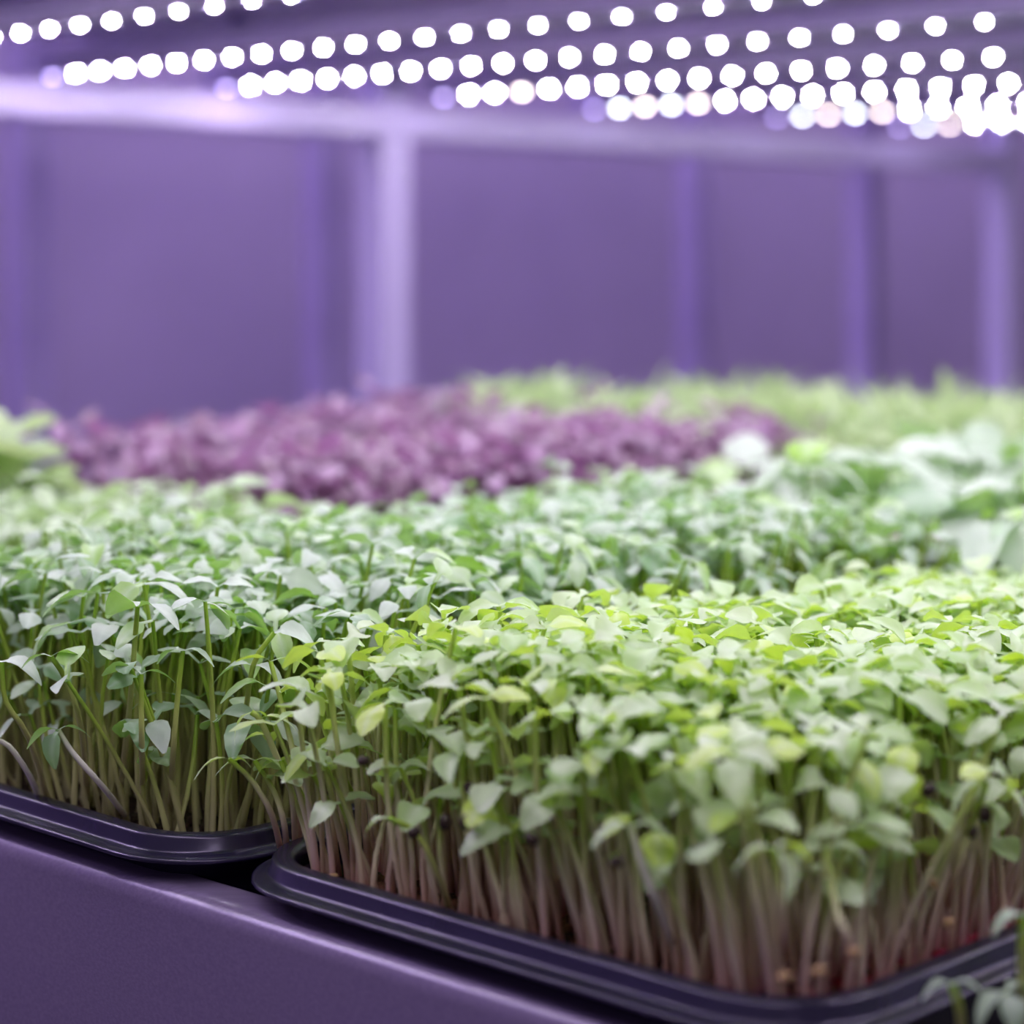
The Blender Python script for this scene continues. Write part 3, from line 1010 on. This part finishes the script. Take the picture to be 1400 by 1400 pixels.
# near sprouts of the lower right tray
d = 0.60
single('cress_sprout', [pix(1316, 1420, d), pix(1312, 1380, d), pix(1302, 1345, d)],
       [(1, 180, 5, 5, .007, .007, .5), (1, 0, 8, -5, .008, .007, .5)], M['stem_b'], M['leaf_b'], 'blurred sprout in front of the front tray right rim', 0.0014, 0.0012)
d = 0.595
single('cress_sprout', [pix(1400, 1400, d), pix(1398, 1320, d), pix(1400, 1250, d)],
       [(1, 185, 0, 5, .008, .008, .3), (1, 0, 8, -5, .008, .007, .5)], M['stem_b'], M['leaf_b'], 'blurred taller sprout crossing the right frame edge above the tray rim', 0.0014, 0.0012)
single('cress_sprout', [pix(1385, 1420, d), pix(1382, 1390, d), pix(1375, 1356, d)],
       [(1, 200, -12, 5, .010, .008, .5), (1, 30, 15, -5, .010, .009, .4), (1, 280, -20, 0, .009, .008, .3)], M['stem_b'], M['leaf_b'], 'blurred three leafed sprout at the lower right corner', 0.0014, 0.0012)

# white and pink stems that cross the front of the front tray
single('radish_sprout', [pix(930, 1320, .625), pix(905, 1250, .62), pix(880, 1190, .615), pix(862, 1130, .62)],
       [(1, 190, 5, 0, .010, .009, .4), (1, 0, 10, 0, .011, .009, .5)], M['stem_white'], M['leaf_a'], 'white stemmed sprout bending at the middle of the front rim')
single('radish_sprout', [pix(1152, 1330, .60), pix(1158, 1285, .598), pix(1142, 1240, .60), pix(1130, 1160, .61)],
       [(1, 190, 5, 0, .010, .009, .4), (1, 0, 10, 0, .011, .009, .5)], M['stem_pink'], M['leaf_a'], 'sprout with a kinked pink-white stem at the near corner')
single('radish_sprout', [pix(1285, 1275, .66), pix(1305, 1200, .655), pix(1325, 1140, .655), pix(1350, 1070, .65)],
       [(1, 190, -5, 10, .012, .010, .5), (1, -20, -15, -10, .016, .011, .5)], M['stem_a'], M['leaf_a'], 'sprout slanting right with a long drooping leaf near the right edge')
single('radish_sprout', [pix(1075, 1330, .60), pix(1070, 1260, .595), pix(1062, 1200, .59), pix(1060, 1160, .59)],
       [(1, 180, 0, 10, .011, .010, .6), (1, -30, -45, 0, .012, .011, .8), (1, 30, 10, -10, .009, .008, .7)], M['stem_a'], M['leaf_a'], 'low sprout with curled lime leaves before the near corner')
single('radish_sprout', [pix(620, 1260, .70), pix(600, 1200, .692), pix(570, 1140, .69), pix(530, 1118, .69)],
       [(1, 180, -10, 0, .008, .007, .3)], M['stem_b'], M['leaf_a'], 'sprout arching over to the left before the front rim')

# ------------------------------------------------------------------ lettuce at the left frame edge
def lettuce(loc, R, label, seed):
    g = random.Random(seed)
    o = empty('lettuce', loc, 0, label, 'lettuce', 'pale lettuces at the left')
    for i in range(16):
        L = R * g.uniform(0.75, 1.15) * (1 - 0.25 * (i / 16))
        tp = leaf_tpl(L, L * 1.05, 0.004, 0.22, 0.30, g.random(), 0.28, -0.15, 10, 9, seed * 31 + i)
        m4 = Matrix.Rotation(i * 2.4 + g.gauss(0, 0.2), 4, 'Z') @ Matrix.Rotation(-math.radians(25 + 58 * i / 16), 4, 'Y')
        obj('leaf', mesh('leaf', tp[0], tp[1], M['lettuce'], {'tint': tp[2], 'rib': tp[3] * 0.5}), o, m4)
    st = stem_tpl(0, 0, 0, 0.007, 0.006, 8, 3, 1)
    obj('stem', mesh('stem', st[0], st[1], M['stem_c'], {'tint': st[2], 'rib': st[3]}), o, Matrix.Translation((0, 0, -0.042)) @ Matrix.Diagonal((1, 1, 0.05, 1)))


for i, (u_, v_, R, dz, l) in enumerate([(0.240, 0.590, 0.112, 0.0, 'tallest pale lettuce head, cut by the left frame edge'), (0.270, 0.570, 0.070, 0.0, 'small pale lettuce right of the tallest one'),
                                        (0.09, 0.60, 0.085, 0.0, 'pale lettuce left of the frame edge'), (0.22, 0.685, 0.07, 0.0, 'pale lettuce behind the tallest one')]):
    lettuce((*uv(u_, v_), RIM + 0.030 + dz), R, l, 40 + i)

# ------------------------------------------------------------------ seed hulls and seeds
def hull(name, p, r, mat, label, cat, stretch=1.35, rx=0.0, group=None):
    vs, fs = [], None
    n, m = 6, 8
    for i in range(n + 1):
        t = math.pi * i / n
        for k in range(m):
            a = 2 * math.pi * k / m
            q = r * (1 + 0.12 * math.sin(3 * a + i))
            vs.append((q * math.sin(t) * math.cos(a), q * math.sin(t) * math.sin(a), r * stretch * math.cos(t)))
    o = obj(name, mesh(name, vs, grid_faces(n + 1, m, True)[:, ::-1], mat), None, Matrix.Translation(p) @ Matrix.Rotation(rx, 4, 'Y'))
    tag(o, label, cat, group)


for i, (x, y, dd, r, l) in enumerate([(608, 1124, .668, .0019, 'dark seed hull on a stem left of the pair'), (638, 1122, .668, .0023, 'larger dark seed hull right of the pair'),
                                      (566, 1138, .676, .0017, 'dark seed hull hanging lowest left of the pair'), (843, 1178, .612, .0017, 'dark seed hull under leaves at the middle of the front rim'),
                                      (727, 1147, .64, .0019, 'dark seed hull below leaves right of the pair'), (642, 1078, .68, .0018, 'dark seed hull above the pair'),
                                      (1347, 1113, .645, .0020, 'dark seed hull on stems near the right frame edge'), (1330, 1138, .645, .0015, 'brown seed hull just below another near the right edge'),
                                      (1270, 1080, .63, .0019, 'dark seed hull under leaves near the right edge'), (497, 1040, .70, .0016, 'dark seed hull under the leaves near the left corner')]):
    hull('seed_hull', pix(x, y, dd), r, M['hull'], l, 'seed hull', 1.3, i * 0.5, 'dark seed hulls')
hull('seed', pix(1275, 1208, .645), .0011, M['tan'], 'small yellow seed among pink stems at right', 'seed', 1.9, 2.3, 'tan seeds')
for x, y, dd, l in ((1168, 1302, .592, 'tan seed at the near corner of the front tray soil'), (1120, 1328, .585, 'tan seed lowest at the near corner'), (1072, 1336, .588, 'tan seed left of the near corner'),
                    (1297, 1262, .642, 'tan seed at the right rim of the front tray'), (455, 1200, .735, 'tan seed near the left corner of the front tray')):
    hull('seed', pix(x, y, dd), .0016, M['tan'], l, 'seed', 1.3, 1.2, 'tan seeds')
